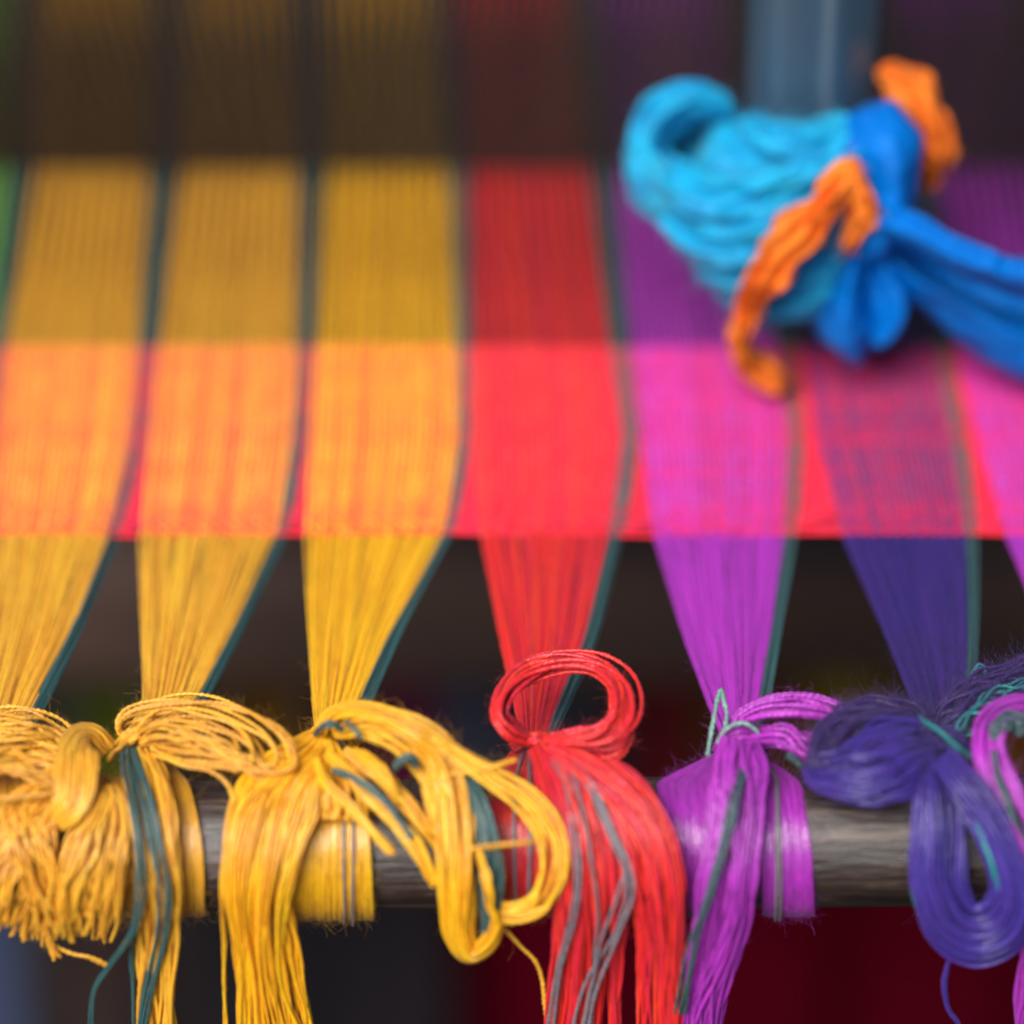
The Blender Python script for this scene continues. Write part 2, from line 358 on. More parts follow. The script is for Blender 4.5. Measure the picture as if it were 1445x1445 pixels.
# ------------------------------------------------------------------ the reed
reed = thing('weaving_reed', 'dark upright weaving reed the warp threads pass through', 'reed', (0, REEDY + 0.004, -0.045))
def boxes(B):
    V, Q = [], []
    f = np.array([[0, 1, 3, 2], [4, 6, 7, 5], [0, 4, 5, 1], [2, 3, 7, 6], [0, 2, 6, 4], [1, 5, 7, 3]])
    for n, (c, h) in enumerate(B):
        V.append(np.array([[c[0] + a * h[0], c[1] + b * h[1], c[2] + d * h[2]] for a in (-1, 1) for b in (-1, 1) for d in (-1, 1)])); Q.append(f + 8 * n)
    return np.concatenate(V), np.concatenate(Q)
dx = 0.00092
V, Q = boxes([((x + rng.normal(0, .00004), REEDY + 0.004, 0.045), (0.00021, 0.0007, 0.095)) for x in np.arange(-0.19, 0.19, dx)])
link('reed_dents', mesh_np('reed_dents', V, Q, smooth=False), M_dent, reed, stuff=True)
for z, nm in ((0.146, 'reed_rail'), (-0.055, 'reed_rail')):
    V, Q = beam(nm, 0.42, 0.008, 0.0085, seed=2)
    o = link(nm, mesh_np(nm, V, Q), M_beam, reed); o.matrix_parent_inverse.identity(); o.location = (0, 0, z + 0.045)

# ------------------------------------------------------------------ yarn hanks
def catmull(P, n):
    P = np.asarray(P, float)
    d = np.concatenate([[0], np.cumsum(np.maximum(np.hypot(*np.diff(P[:, :2], axis=0).T), 4))])
    e0, e1 = 2 * P[0] - P[1], 2 * P[-1] - P[-2]
    Q = np.vstack([e0, P, e1]); q = np.linspace(0, d[-1], n)
    k = np.clip(np.searchsorted(d, q, side='right') - 1, 0, len(d) - 2); t = ((q - d[k]) / (d[k + 1] - d[k]))[:, None]
    p0, p1, p2, p3 = Q[k], Q[k + 1], Q[k + 2], Q[k + 3]
    return 0.5 * (2 * p1 + (p2 - p0) * t + (2 * p0 - 5 * p1 + 4 * p2 - p3) * t ** 2 + (3 * p1 - p0 - 3 * p2 + p3) * t ** 3)
PXM = 0.000137
class Bundle:
    def __init__(s, label, px, py, cat='yarn bundle'):
        s.root = thing('yarn_bundle', label, cat, surf(np.array([px]), np.array([py]), np.array([0.0]))[0], 'yarn bundles knotted to the rod')
        s.lines = []
    def strands(s, path, n, th=1.5, jit=2.0, rot=0.0, even=False, endjit=0.0, step=0.9, g=None, wild=0.0, scale=None, clump=None):
        """path rows: px, py, lift mm, half width px"""
        g = g or rng
        P = np.asarray(path, float)
        Lm = np.hypot(*np.diff(P[:, :2], axis=0).T).sum() * PXM * 1000
        N = max(8, int(Lm / step))
        C = catmull(P, N); C[:, 3] = np.maximum(C[:, 3], 0.0)
        tx, ty = np.gradient(C[:, 0]), np.gradient(C[:, 1]); l = np.hypot(tx, ty) + 1e-9
        nx, ny = -ty / l, tx / l
        ker = np.ones(max(3, N // 12)); ker /= len(ker); h = len(ker) // 2
        nx = np.convolve(np.pad(nx, h, mode='edge'), ker, 'same')[h:h + N]; ny = np.convolve(np.pad(ny, h, mode='edge'), ker, 'same')[h:h + N]
        if even: u = (np.arange(n) + .5) / n * 2 - 1 + g.normal(0, .5 / n, n)
        else: u = g.uniform(-1, 1, n)
        v = np.sqrt(np.maximum(0, 1 - np.clip(u, -1, 1) ** 2)) * g.uniform(-1, 1, n)
        q = np.linspace(0, 1, N)
        out = np.empty((n, N, 3))
        if clump:
            cc = np.sort(g.uniform(-1, 1, clump)); own = np.argmin(np.abs(u[:, None] - cc[None]), 1)
            cu = cc[own] + g.normal(0, .32 / clump, n); csh = g.normal(0, 1, (clump, 4)); grab = np.clip((q - .12) / .5, 0, 1) ** 1.3 * g.uniform(.55, 1, (n, 1))
        ang = rot * 2 * math.pi * q
        for i in range(n):
            qq = q
            if endjit:
                e = 1 - endjit * g.random(); qq = q * e
            ca, sa = np.cos(ang), np.sin(ang)
            U, Vv = u[i] * ca - v[i] * sa, u[i] * sa + v[i] * ca
            c = np.stack([np.interp(qq, q, C[:, k]) for k in range(4)], -1)
            mx, my = np.interp(qq, q, nx), np.interp(qq, q, ny)
            w = c[:, 3] * (U if not clump else U + (cu[i] - u[i]) * grab[i])
            if clump: w = w + 3.2 * grab[i] * (csh[own[i], 0] * np.sin(qq * 6 + csh[own[i], 1] * 3) + .6 * csh[own[i], 2] * np.sin(qq * 11 + csh[own[i], 3] * 3))
            amp = jit * np.minimum(1, c[:, 3] / 14 + .15)
            f1, f2 = g.uniform(.6, 1.6), g.uniform(1.8, 3.6)
            w = w + amp * (np.sin(qq * 6.28 * f1 + g.uniform(0, 6.28)) + .5 * np.sin(qq * 6.28 * f2 + g.uniform(0, 6.28)))
            if wild: w = w + wild * (qq ** 2) * g.normal() * 14
            px, py = c[:, 0] + mx * w, c[:, 1] + my * w
            if scale:
                k = g.uniform(*scale); k2 = k * g.uniform(.93, 1.05)
                px = P[0, 0] + (px - P[0, 0]) * k; py = P[0, 1] + (py - P[0, 1]) * k2
            lf = (c[:, 2] + th * (Vv + 1) + 0.25 * np.sin(qq * 9 + g.uniform(0, 6))) * 0.001
            out[i] = surf(px, py, np.maximum(lf, 0.0003))
        s.lines.append(out)
        return out
    def hank(s, name, path, n, mat, r=0.00036, sides=5, fine=False, label=None, flat=.72, **kw):
        if fine:
            P = s.strands(path, n, step=0.24, **kw)
            return tubes_obj(name, P, r * 1.12, Y_[mat], s.root, label, stuff=n > 1, sides=6, twist=0.0024, flat=flat)
        if name == 'tail' and n > 12: kw.setdefault('clump', max(5, n // 6))
        if n > 12 and r < .0004: n = int(n * 1.25); r = r * .9
        P = s.strands(path, n, step=0.8, **kw)
        return tubes_obj(name, P, r, Y_[mat], s.root, label, stuff=n > 1, sides=sides)
    def wrap(s, kx, ky, kw, top, front, bottom, n, mat, r=0.00036, lift=0.3, name='wrap', klift=1.0, label=None, a1=-150, layers=2):
        """threads from the knot over the top of the rod, round its front and underneath"""
        if n > 8: n = int(n * 1.9); r = 0.00023; mat = 'silk_' + ('deep' if mat == 'indigo' else mat)
        f = (np.arange(n) + .5) / n + rng.normal(0, .012, n)
        a = np.radians(np.linspace(100, a1, 70)); lay = (np.arange(n) % layers) * 0.00022
        K = surf(kx + (f - .5) * 2 * kw, np.full(n, float(ky)), np.full(n, klift * .001))
        out = []
        for i in range(n):
            rr = R + lift * .001 + lay[i] + 0.0003 * np.sin(a * 2 + rng.uniform(0, 6)) * rng.random() + r
            Yc, Zc = -rr * np.cos(a), rr * np.sin(a)
            x0, x1, x2 = (p[0] + (p[1] - p[0]) * f[i] for p in (top, front, bottom))
            pxs = np.interp(np.degrees(-a), [-100, -35, 30, 150], [x0, x1, x2, x2])
            pxs = np.convolve(np.pad(pxs, 6, mode='edge'), np.ones(13) / 13, 'valid') + rng.uniform(.3, 2.6) * np.sin(a * rng.uniform(1, 2.5) + rng.uniform(0, 6))
            arc = np.stack([toX(pxs, Yc, Zc), Yc, Zc], -1)
            q = np.linspace(0, 1, 16)[:-1, None]; lead = K[i] * (1 - q) + arc[0] * q
            p = np.concatenate([lead, arc])
            for _ in range(3): p[1:-1] = (p[:-2] + 2 * p[1:-1] + p[2:]) / 4
            out.append(p)
        out = np.array(out); s.lines.append(out)
        return tubes_obj(name, out, r, Y_[mat], s.root, label, sides=5)
    def fan(s, i, n=84, pye=1042, mat=None):
        py = np.linspace(756, pye, 44); Yv = sheetY(py)
        f = (np.arange(n) + .5) / n + rng.normal(0, .4 / n, n); out = []
        ker = np.hanning(11)[1:-1]; ker /= ker.sum()
        for k in range(n):
            ff = f[k] + 0.018 * np.sin(py / 70 + rng.uniform(0, 6)) * rng.random()
            a, b = edge(i, 0, py), edge(i, 1, py)
            z = ZS + rng.uniform(-.0005, .0005) * np.clip((py - 756) / 220, 0.15, 1) + 0.00025 * np.sin(py / 45 + rng.uniform(0, 6))
            out.append(np.stack([toX(a + (b - a) * ff, Yv, z), Yv, z], -1))
        out = np.array(out); s.lines.append(out[:, 12:])
        tubes_obj('warp_fan', out, 0.00034, Y_[mat or SCOL[i]], s.root, sides=5)
        out = []
        for k in range(6):
            a, b = edge(i, 1, py), edge(i, 2, py); z = ZS + rng.uniform(-.0006, .0006) + 0.0003 * np.sin(py / 50 + rng.uniform(0, 6))
            out.append(np.stack([toX(a + (b - a) * (k * .155 + .04 + .03 * np.sin(py / rng.uniform(25, 60) + rng.uniform(0, 6))), Yv, z), Yv, z], -1))
        tubes_obj('edge_thread', np.array(out), 0.00030, Y_['teal'], s.root, 'teal edging threads beside the fan', sides=5)
    def fuzz(s, n, mat, lo=930, hi=1330, ln=(0.3, 3.2)):
        n = int(n * 15)
        allp = np.concatenate([l.reshape(-1, 3) for l in s.lines]); py = topy(allp[:, 1], allp[:, 2])
        allp = allp[(py > lo) & (py < hi)]
        c = allp.mean(0); P0 = allp[rng.integers(0, len(allp), n)]
        d = rng.normal(0, 1, (n, 3)) + np.array([0, -.3, .9]); d /= np.linalg.norm(d, axis=1, keepdims=True)
        e = rng.normal(0, 1, (n, 3)); e /= np.linalg.norm(e, axis=1, keepdims=True)
        L = rng.uniform(*ln, n)[:, None, None] * .001; t = np.linspace(0, 1, 7)[None, :, None]
        P = P0[:, None] + L * (t * d[:, None] + 0.9 * t ** 2 * e[:, None] + 0.2 * np.sin(t * 8) * np.cross(d, e)[:, None])
        rad = 0.000023 * np.linspace(1, .5, 7)[None].repeat(n, 0)
        tubes_obj('fuzz', P, rad, Y_[mat], s.root, sides=3)

# ---- bundle 1: gold, at the left edge
b = Bundle('gold yarn bundle at the left edge with a messy short-looped knot', 20, 1040)
b.fan(1)
for k in range(5):
    y = 1022 + k * 16
    b.hank('loop', [(-60, y + 20, 4, 10), (-10, y + 2 - 6 * (k == 0), 7, 12), (45, y - 8, 8 - k, 12), (92, y + 8, 5, 10), (112, y + 40, 3, 8)], 7, 'gold', r=.00037, fine=True, jit=5)
b.hank('loop', [(-40, 1050, 4, 20), (10, 1060, 5, 26), (60, 1075, 5, 26), (110, 1080, 4, 18)], 16, 'gold', jit=6)
b.hank('loop', [(-30, 1080, 8, 6), (20, 1088, 9, 7), (70, 1106, 8, 8), (100, 1112, 6, 8)], 5, 'gold', fine=True, jit=4)
b.hank('loop', [(-30, 1128, 8, 5), (30, 1128, 8.5, 6), (80, 1122, 8, 6), (105, 1112, 6, 6)], 4, 'gold', fine=True, jit=3)
b.hank('strap', [(150, 1062, 3, 16), (128, 1040, 7, 20), (112, 1050, 9.5, 27), (108, 1085, 10, 29), (104, 1120, 9.5, 27), (92, 1148, 8, 22), (80, 1160, 5, 16)], 46, 'gold', even=True, jit=1.5, th=.8)
b.hank('tail', [(70, 1120, 3, 26), (40, 1160, 3, 46), (20, 1220, 3, 56), (10, 1280, 2.5, 58), (0, 1320, 2, 58)], 84, 'gold', r=.00031, jit=4, th=2.2, endjit=.16, wild=.8)
b.hank('tail', [(75, 1130, 4, 16), (30, 1180, 5, 26), (-5, 1225, 6, 30), (-25, 1265, 6, 30)], 18, 'gold', jit=6, th=2, endjit=.2)
b.hank('tail', [(20, 1140, 4, 20), (40, 1200, 6, 26), (62, 1260, 5, 24), (76, 1318, 4, 20)], 18, 'gold', jit=6, th=2, endjit=.2, wild=.6)
b.hank('tail', [(146, 1110, 3, 16), (150, 1150, 3, 30), (136, 1200, 3.5, 46), (122, 1260, 3, 52), (112, 1325, 2, 40)], 76, 'gold', r=.00031, jit=4, th=2.2, endjit=.22, wild=.8)
b.hank('tail', [(148, 1120, 5, 10), (118, 1190, 6.5, 20), (92, 1260, 6, 18), (90, 1330, 4, 12)], 14, 'gold', jit=4, th=1.5, endjit=.15)
b.hank('stray_thread', [(58, 1290, 3, 1), (70, 1328, 3, 2), (100, 1345, 3, 2), (128, 1352, 3, 1), (156, 1364, 3, 1)], 3, 'gold', fine=True, jit=3)
b.hank('stray_thread', [(60, 1300, 3, 3), (72, 1330, 3, 5), (84, 1352, 3, 7)], 5, 'gold', jit=4, endjit=.3)
b.wrap(20, 1060, 20, (-40, 70), (-40, 86), (-40, 84), 60, 'gold')
b.wrap(110, 1090, 14, (120, 175), (108, 182), (104, 180), 40, 'gold')
b.fuzz(420, 'gold')

# ---- bundle 2: gold, second from left
b = Bundle('gold yarn bundle with one big loop flopping right over bare rod', 190, 1040)
b.fan(2)
g2 = [(188, 1046, 2, 6), (168, 1030, 5, 6), (176, 1010, 8, 8), (215, 996, 10, 7), (270, 992, 11, 7), (330, 1003, 11, 8), (384, 1032, 10, 8), (408, 1064, 8, 6), (402, 1082, 7, 4), (360, 1082, 6.5, 7), (300, 1068, 6, 12), (240, 1052, 5, 14), (200, 1044, 3, 7)]
b.hank('loop', g2, 6, 'gold', r=.00040, fine=True, jit=7, th=1.6, scale=(.86, 1.03))
g2b = [(190, 1044, 3, 6), (205, 1022, 7, 8), (245, 1010, 9, 14), (300, 1020, 9, 18), (345, 1042, 8, 18), (372, 1068, 7, 12), (368, 1084, 6.5, 8), (320, 1070, 6, 10), (260, 1056, 5, 12), (200, 1046, 3, 7)]
b.hank('loop', g2b, 9, 'gold', r=.00040, fine=True, jit=9, th=2.2, scale=(.68, 1.1))
b.hank('loop', [(195, 1042, 5, 6), (230, 1030, 8, 14), (290, 1040, 9, 20), (340, 1062, 8, 22), (380, 1084, 6, 14), (420, 1094, 4, 12)], 8, 'gold', r=.00040, fine=True, jit=6, th=1.6)
b.hank('stray_thread', [(215, 1054, 5, 3), (255, 1078, 5, 4), (298, 1088, 5, 3), (322, 1106, 4.5, 2), (330, 1130, 4.5, 2), (324, 1152, 3.5, 2)], 2, 'gold', r=.00040, fine=True, jit=3)
b.hank('stray_thread', [(190, 1040, 5, 2), (172, 1052, 5, 2), (152, 1072, 5, 3)], 3, 'gold', fine=True, jit=3)
b.hank('knot', [(166, 1058, 2, 8), (178, 1044, 6.5, 8), (196, 1036, 7.5, 8), (214, 1048, 4, 8), (222, 1066, 1, 8)], 9, 'gold', r=.00038, fine=True, jit=2, even=True, th=.6)
b.wrap(205, 1056, 16, (218, 262), (226, 284), (230, 288), 46, 'gold')
b.wrap(190, 1056, 14, (170, 220), (176, 226), (178, 226), 34, 'gold')
b.hank('tail', [(192, 1056, 3, 12), (205, 1100, 3, 28), (214, 1160, 3, 32), (220, 1230, 2.6, 32), (222, 1300, 2.5, 30), (218, 1380, 2.5, 28), (222, 1480, 2.5, 28)], 46, 'gold', jit=5, th=1.8)
b.hank('tail', [(205, 1056, 3, 8), (228, 1110, 2, 12), (232, 1170, 3, 14), (238, 1240, 3, 14), (246, 1330, 3, 8), (240, 1420, 3, 8), (240, 1500, 3, 8)], 9, 'gold', jit=4)
b.hank('teal_tail', [(178, 1050, 5, 8), (180, 1085, 6, 8), (188, 1130, 6.5, 7), (197, 1190, 6.5, 7), (201, 1250, 6.5, 7), (192, 1310, 6, 5), (160, 1360, 5, 5), (134, 1400, 5, 3), (128, 1460, 5, 3)], 5, 'teal', r=.00030, jit=3, th=1, label='teal threads hanging among the gold')
b.hank('teal_tail', [(180, 1052, 5, 8), (194, 1090, 6, 7), (208, 1130, 6.5, 7), (220, 1190, 6.5, 7), (231, 1250, 6.5, 7), (228, 1320, 6, 7), (210, 1390, 5, 6), (196, 1470, 5, 5)], 5, 'teal', r=.00030, jit=3, th=1, label='teal threads hanging among the gold')
b.hank('teal_tail', [(190, 1290, 2, 3), (184, 1350, 2, 3), (188, 1420, 2, 3), (190, 1480, 2, 3)], 3, 'teal', jit=2, label='teal threads hanging among the gold')
b.fuzz(380, 'gold')

# ---- bundle 3: yellow
b = Bundle('bright yellow yarn bundle with a wide tail and a U-shaped hank', 465, 1032)
b.fan(3)
b.hank('knot', [(436, 1052, 1, 7), (448, 1034, 6, 8), (468, 1026, 8, 9), (490, 1034, 6, 9), (504, 1052, 2, 8)], 10, 'yellow', r=.00038, fine=True, jit=1.5, even=True, th=.6)
b.hank('teal_binding', [(444, 1036, 8, 2), (456, 1024, 14, 3), (470, 1021, 15, 3), (484, 1030, 13, 3)], 3, 'teal', r=.0004, fine=True, jit=1, label='short teal ends in the knot')
b.hank('teal_binding', [(488, 1020, 15, 2), (500, 1030, 16, 3), (508, 1042, 15, 3)], 3, 'teal', r=.0004, fine=True, jit=1, label='short teal ends in the knot')
# left mass over the rod and hanging
b.hank('tail', [(462, 1038, 4, 12), (430, 1072, 5, 34), (392, 1120, 3.5, 62), (372, 1180, 3, 60), (362, 1250, 3, 50), (362, 1320, 3, 44), (368, 1400, 3, 46), (380, 1500, 3, 60)], 84, 'yellow', jit=4, th=2.6)
b.hank('tail', [(455, 1040, 6, 10), (408, 1075, 6, 18), (352, 1130, 5, 22), (332, 1190, 5, 20), (328, 1260, 5, 16), (336, 1340, 4.5, 16), (338, 1500, 4.5, 18)], 18, 'yellow', jit=3, th=1.5)
b.hank('tail', [(390, 1230, 3, 14), (400, 1290, 3, 12), (412, 1350, 3, 10), (425, 1410, 3, 8), (440, 1480, 3, 8)], 12, 'yellow', jit=3)
b.wrap(462, 1044, 16, (395, 448), (385, 442), (385, 440), 52, 'yellow', lift=1.2)
b.wrap(468, 1044, 14, (452, 514), (444, 523), (444, 526), 62, 'yellow', lift=1.0)
b.wrap(476, 1044, 4, (479, 504), (479, 505), (479, 505), 2, 'grey', r=.00030, lift=2.0, name='grey_wrap', label='grey threads over the yellow wrap', layers=1)
b.hank('wrap', [(462, 1044, 7, 10), (452, 1085, 5, 46), (448, 1120, 4, 66), (446, 1155, 2.5, 72)], 70, 'yellow', jit=3, th=1.4)
# right arching mass
b.hank('loop', [(452, 1040, 5, 6), (462, 1014, 9, 7), (492, 1002, 12, 8), (540, 1010, 13, 11), (590, 1032, 12, 16), (622, 1062, 9, 22), (640, 1110, 6, 25), (645, 1180, 5, 24), (646, 1260, 5, 22), (650, 1320, 5, 20), (664, 1348, 5, 14), (690, 1330, 5, 9), (702, 1300, 5, 6)], 56, 'yellow', r=.00036, jit=4, th=2.4, clump=9)
b.hank('loop', [(455, 1036, 7, 6), (470, 1010, 12, 6), (500, 1000, 14.5, 6), (560, 1014, 15, 8), (610, 1038, 13.5, 8), (650, 1064, 11, 8), (700, 1096, 9, 10), (742, 1126, 8, 12), (774, 1172, 7, 16), (784, 1225, 7, 17), (770, 1272, 7, 14), (742, 1292, 7, 10), (712, 1296, 7, 8), (696, 1292, 7, 8)], 12, 'yellow', r=.00040, fine=True, jit=5, th=1.2, scale=(.97, 1.02))
b.hank('loop', [(470, 1030, 9, 8), (510, 1022, 13, 14), (560, 1040, 12, 18), (600, 1075, 9, 18), (620, 1130, 6, 14), (634, 1200, 4, 10)], 22, 'yellow', r=.00038, fine=True, jit=4, th=1.4)
b.hank('teal_loop', [(640, 1088, 5, 6), (664, 1108, 7, 10), (682, 1150, 7, 13), (692, 1205, 7, 15), (694, 1260, 6.5, 14), (688, 1310, 6, 8), (682, 1330, 6, 4)], 26, 'teal', r=.00038, jit=2, th=1.4, label='thick teal threads inside the yellow hank')
b.hank('hank_loop', [(676, 1200, 9, 3), (690, 1250, 9.4, 6), (700, 1300, 8.6, 5)], 4, 'yellow', jit=4)
b.hank('stray_thread', [(664, 1198, 9, 2), (700, 1194, 9.5, 3), (752, 1188, 9, 2)], 3, 'yellow', fine=True, jit=1)
b.hank('stray_thread', [(628, 1090, 9, 3), (660, 1088, 10, 3), (692, 1082, 10.5, 2), (728, 1071, 11, 1)], 2, 'yellow', r=.00040, fine=True, jit=2)
b.hank('tail', [(462, 1062, 8, 8), (500, 1100, 8, 10), (548, 1145, 7, 11), (588, 1200, 6.5, 9), (614, 1250, 6, 5)], 13, 'yellow', r=.0004, jit=2, th=1, endjit=.06)
b.hank('tail', [(445, 1072, 9, 6), (462, 1108, 9, 7), (500, 1145, 8, 7), (532, 1180, 7.5, 6), (556, 1206, 7, 4)], 7, 'yellow', r=.0004, jit=2, th=1, endjit=.06)
b.hank('tail', [(486, 1060, 9, 6), (540, 1100, 8, 10), (590, 1160, 6, 12), (625, 1200, 4, 10)], 12, 'yellow', r=.0004, fine=True, jit=3)
b.hank('loop', [(500, 1058, 9, 4), (530, 1078, 11, 5), (552, 1110, 10, 4), (560, 1130, 8, 3)], 5, 'yellow', r=.0004, fine=True, jit=3)
b.hank('teal_tail', [(470, 1086, 9, 3), (505, 1100, 9, 4), (545, 1130, 8, 5), (582, 1182, 7, 4)], 5, 'teal', fine=True, jit=2.5, label='teal threads among the yellow tails')
b.hank('teal_binding', [(556, 1086, 11, 2), (566, 1074, 13, 6), (580, 1070, 13, 6), (590, 1082, 11, 4)], 8, 'teal', r=.0003, fine=True, jit=1.5, label='teal tuft on the yellow loop')
b.hank('stray_thread', [(700, 1300, 5, 2), (730, 1332, 4, 2), (758, 1362, 4, 2), (768, 1410, 4, 2), (772, 1480, 4, 2)], 2, 'gold', fine=True, jit=2)
b.fuzz(520, 'yellow')

# ---- bundle 4: red
b = Bundle('red yarn bundle with a round upright loop above its knot', 755, 1044)
b.fan(4, pye=1050)
ring = [(752, 1046, 4, 5), (722, 1030, 8, 14), (702, 1004, 11, 14), (712, 965, 13, 15), (748, 934, 14, 17), (800, 922, 15, 14), (852, 930, 15, 16), (886, 960, 14, 19), (888, 1004, 12, 20), (858, 1034, 10, 15), (810, 1042, 8, 9), (770, 1044, 6, 6)]
b.hank('loop', ring, 17, 'red', r=.00043, fine=True, jit=5, th=2.4, scale=(.90, 1.0), flat=.84)
b.hank('loop', [(768, 1044, 5, 5), (820, 1050, 7, 7), (868, 1050, 8, 7), (885, 1030, 9, 7), (872, 1060, 6, 8), (840, 1066, 5, 10), (800, 1058, 4, 9)], 9, 'red', r=.0004, fine=True, jit=4)
b.hank('knot', [(724, 1056, 1, 6), (738, 1046, 6, 7), (756, 1040, 8, 8), (776, 1046, 6, 8), (788, 1060, 1, 8)], 10, 'red', r=.0004, fine=True, jit=1.5, even=True, th=.6)
b.wrap(745, 1052, 16, (690, 762), (698, 766), (704, 768), 56, 'red')
b.wrap(760, 1052, 12, (765, 850), (764, 862), (770, 866), 60, 'red')
b.wrap(742, 1056, 6, (717, 757), (716, 757), (716, 757), 2, 'grey', r=.00036, lift=1.2, name='grey_wrap', label='grey threads over the red wrap', layers=1)
b.hank('tail', [(760, 1050, 4, 14), (790, 1090, 4, 34), (815, 1150, 4, 50), (828, 1220, 3.5, 50), (832, 1300, 3.5, 48), (828, 1380, 3.5, 50), (820, 1500, 3.5, 50)], 105, 'red', jit=4, th=2.4)
b.hank('tail', [(775, 1052, 5, 10), (830, 1085, 5, 26), (886, 1130, 5, 32), (918, 1190, 5, 32), (930, 1250, 4.5, 33), (936, 1330, 4.5, 31), (936, 1500, 4.5, 31)], 85, 'red', jit=5, th=2.6)
b.hank('grey_tail', [(758, 1050, 7, 4), (778, 1075, 8, 5), (800, 1110, 8, 5), (811, 1180, 8, 5), (814, 1240, 8, 5), (806, 1300, 8, 5), (786, 1370, 8, 5), (772, 1470, 8, 5)], 2, 'grey', r=.00038, fine=True, jit=2, th=.6, label='grey threads among the red')
b.hank('grey_tail', [(770, 1054, 7, 4), (800, 1080, 8, 4), (818, 1140, 8, 4), (832, 1220, 8, 4), (842, 1290, 8, 4), (836, 1350, 8, 4), (830, 1480, 8, 4)], 1, 'grey', r=.00038, fine=True, jit=2, th=.6, label='grey threads among the red')
b.hank('grey_tail', [(806, 1076, 8, 5), (832, 1105, 8.5, 6), (856, 1165, 8.5, 6), (882, 1222, 8.5, 6), (886, 1265, 8.5, 6), (868, 1320, 8.5, 6), (836, 1385, 8.5, 13), (812, 1480, 8.5, 13)], 3, 'grey', r=.00038, fine=True, jit=2.5, th=.8, label='grey threads among the red')
b.hank('grey_tail', [(882, 1225, 9, 3), (868, 1270, 9, 3), (850, 1320, 9, 4), (836, 1385, 9, 4), (814, 1480, 9, 4)], 1, 'grey', r=.00038, fine=True, jit=2, th=.6, label='grey threads among the red')
b.fuzz(460, 'red')

# ---- bundle 5: magenta
b = Bundle('magenta yarn bundle with a ribbed loop lying right towards indigo', 1040, 1042)
b.fan(5)
b.hank('loop', [(1036, 1042, 4, 6), (1040, 1018, 8, 9), (1072, 1000, 11, 13), (1120, 994, 12, 17), (1165, 1002, 11, 15), (1195, 1018, 9, 10), (1190, 1040, 7, 9), (1150, 1046, 6, 12), (1100, 1046, 5, 10), (1060, 1048, 4, 8)], 15, 'magenta', r=.00042, fine=True, jit=2.5, th=1.2, even=True)
b.hank('loop', [(1060, 1040, 5, 8), (1100, 1036, 8, 14), (1136, 1056, 6, 13), (1164, 1080, 3, 9), (1190, 1092, 2, 6)], 18, 'magenta', r=.0004, fine=True, jit=4, th=1.4)
b.hank('knot', [(1012, 1062, 1, 7), (1024, 1046, 6, 9), (1046, 1034, 8, 9), (1068, 1044, 6, 9), (1078, 1064, 1, 8)], 10, 'magenta', r=.0004, fine=True, jit=1.5, even=True, th=.6)
b.hank('teal_binding', [(1000, 1066, 5, 1), (1006, 1030, 8, 2), (1012, 996, 11, 2), (1018, 974, 12, 1), (1021, 990, 12, 1), (1025, 1010, 10, 1), (1022, 1030, 8, 1)], 2, 'pale', r=.00044, fine=True, jit=1.2, th=.4, label='pale teal loop standing out of the knot')
b.hank('teal_binding', [(1014, 1048, 7, 2), (1026, 1030, 9.5, 2), (1048, 1022, 10.5, 2), (1066, 1032, 9, 2), (1072, 1044, 7, 2)], 3, 'pale', r=.0004, fine=True, jit=1, th=.4, label='pale teal loop standing out of the knot')
b.hank('teal_binding', [(1112, 1066, 8, 3), (1124, 1076, 9.2, 4), (1138, 1092, 7, 3)], 4, 'teal', r=.0004, fine=True, jit=2, label='teal threads in the side loop')
b.wrap(1030, 1060, 14, (926, 1010), (945, 1012), (958, 1012), 66, 'magenta')
b.wrap(1052, 1060, 14, (1062, 1128), (1072, 1143), (1078, 1146), 56, 'magenta')
b.wrap(1062, 1056, 4, (1092, 1102), (1092, 1102), (1094, 1102), 2, 'grey', r=.00030, lift=1.3, name='grey_wrap', label='grey threads over the magenta wrap', layers=1)
b.hank('tail', [(1040, 1044, 7, 14), (1034, 1080, 6, 22), (1034, 1120, 5, 29), (1032, 1180, 4, 33), (1026, 1240, 4, 37), (1020, 1300, 4, 38), (1000, 1370, 4, 34), (982, 1430, 4, 32), (970, 1500, 4, 34)], 62, 'magenta', jit=7, th=2.4)
b.hank('tail', [(1060, 1046, 6, 10), (1074, 1080, 5, 12), (1072, 1120, 4, 12), (1066, 1180, 3.5, 12), (1056, 1250, 3.5, 12), (1040, 1320, 3.5, 12), (1012, 1400, 3.5, 12), (990, 1490, 3.5, 12)], 16, 'magenta', jit=4, th=2)
b.hank('teal_tail', [(1050, 1085, 8, 4), (1038, 1120, 10.5, 5), (1022, 1180, 10.5, 6), (1005, 1245, 10, 6), (984, 1310, 10, 6), (968, 1370, 9.5, 6), (958, 1430, 9, 5)], 4, 'teal', r=.00033, fine=True, jit=4, th=.8, label='teal threads crossing the magenta tail')
b.fuzz(520, 'magenta')

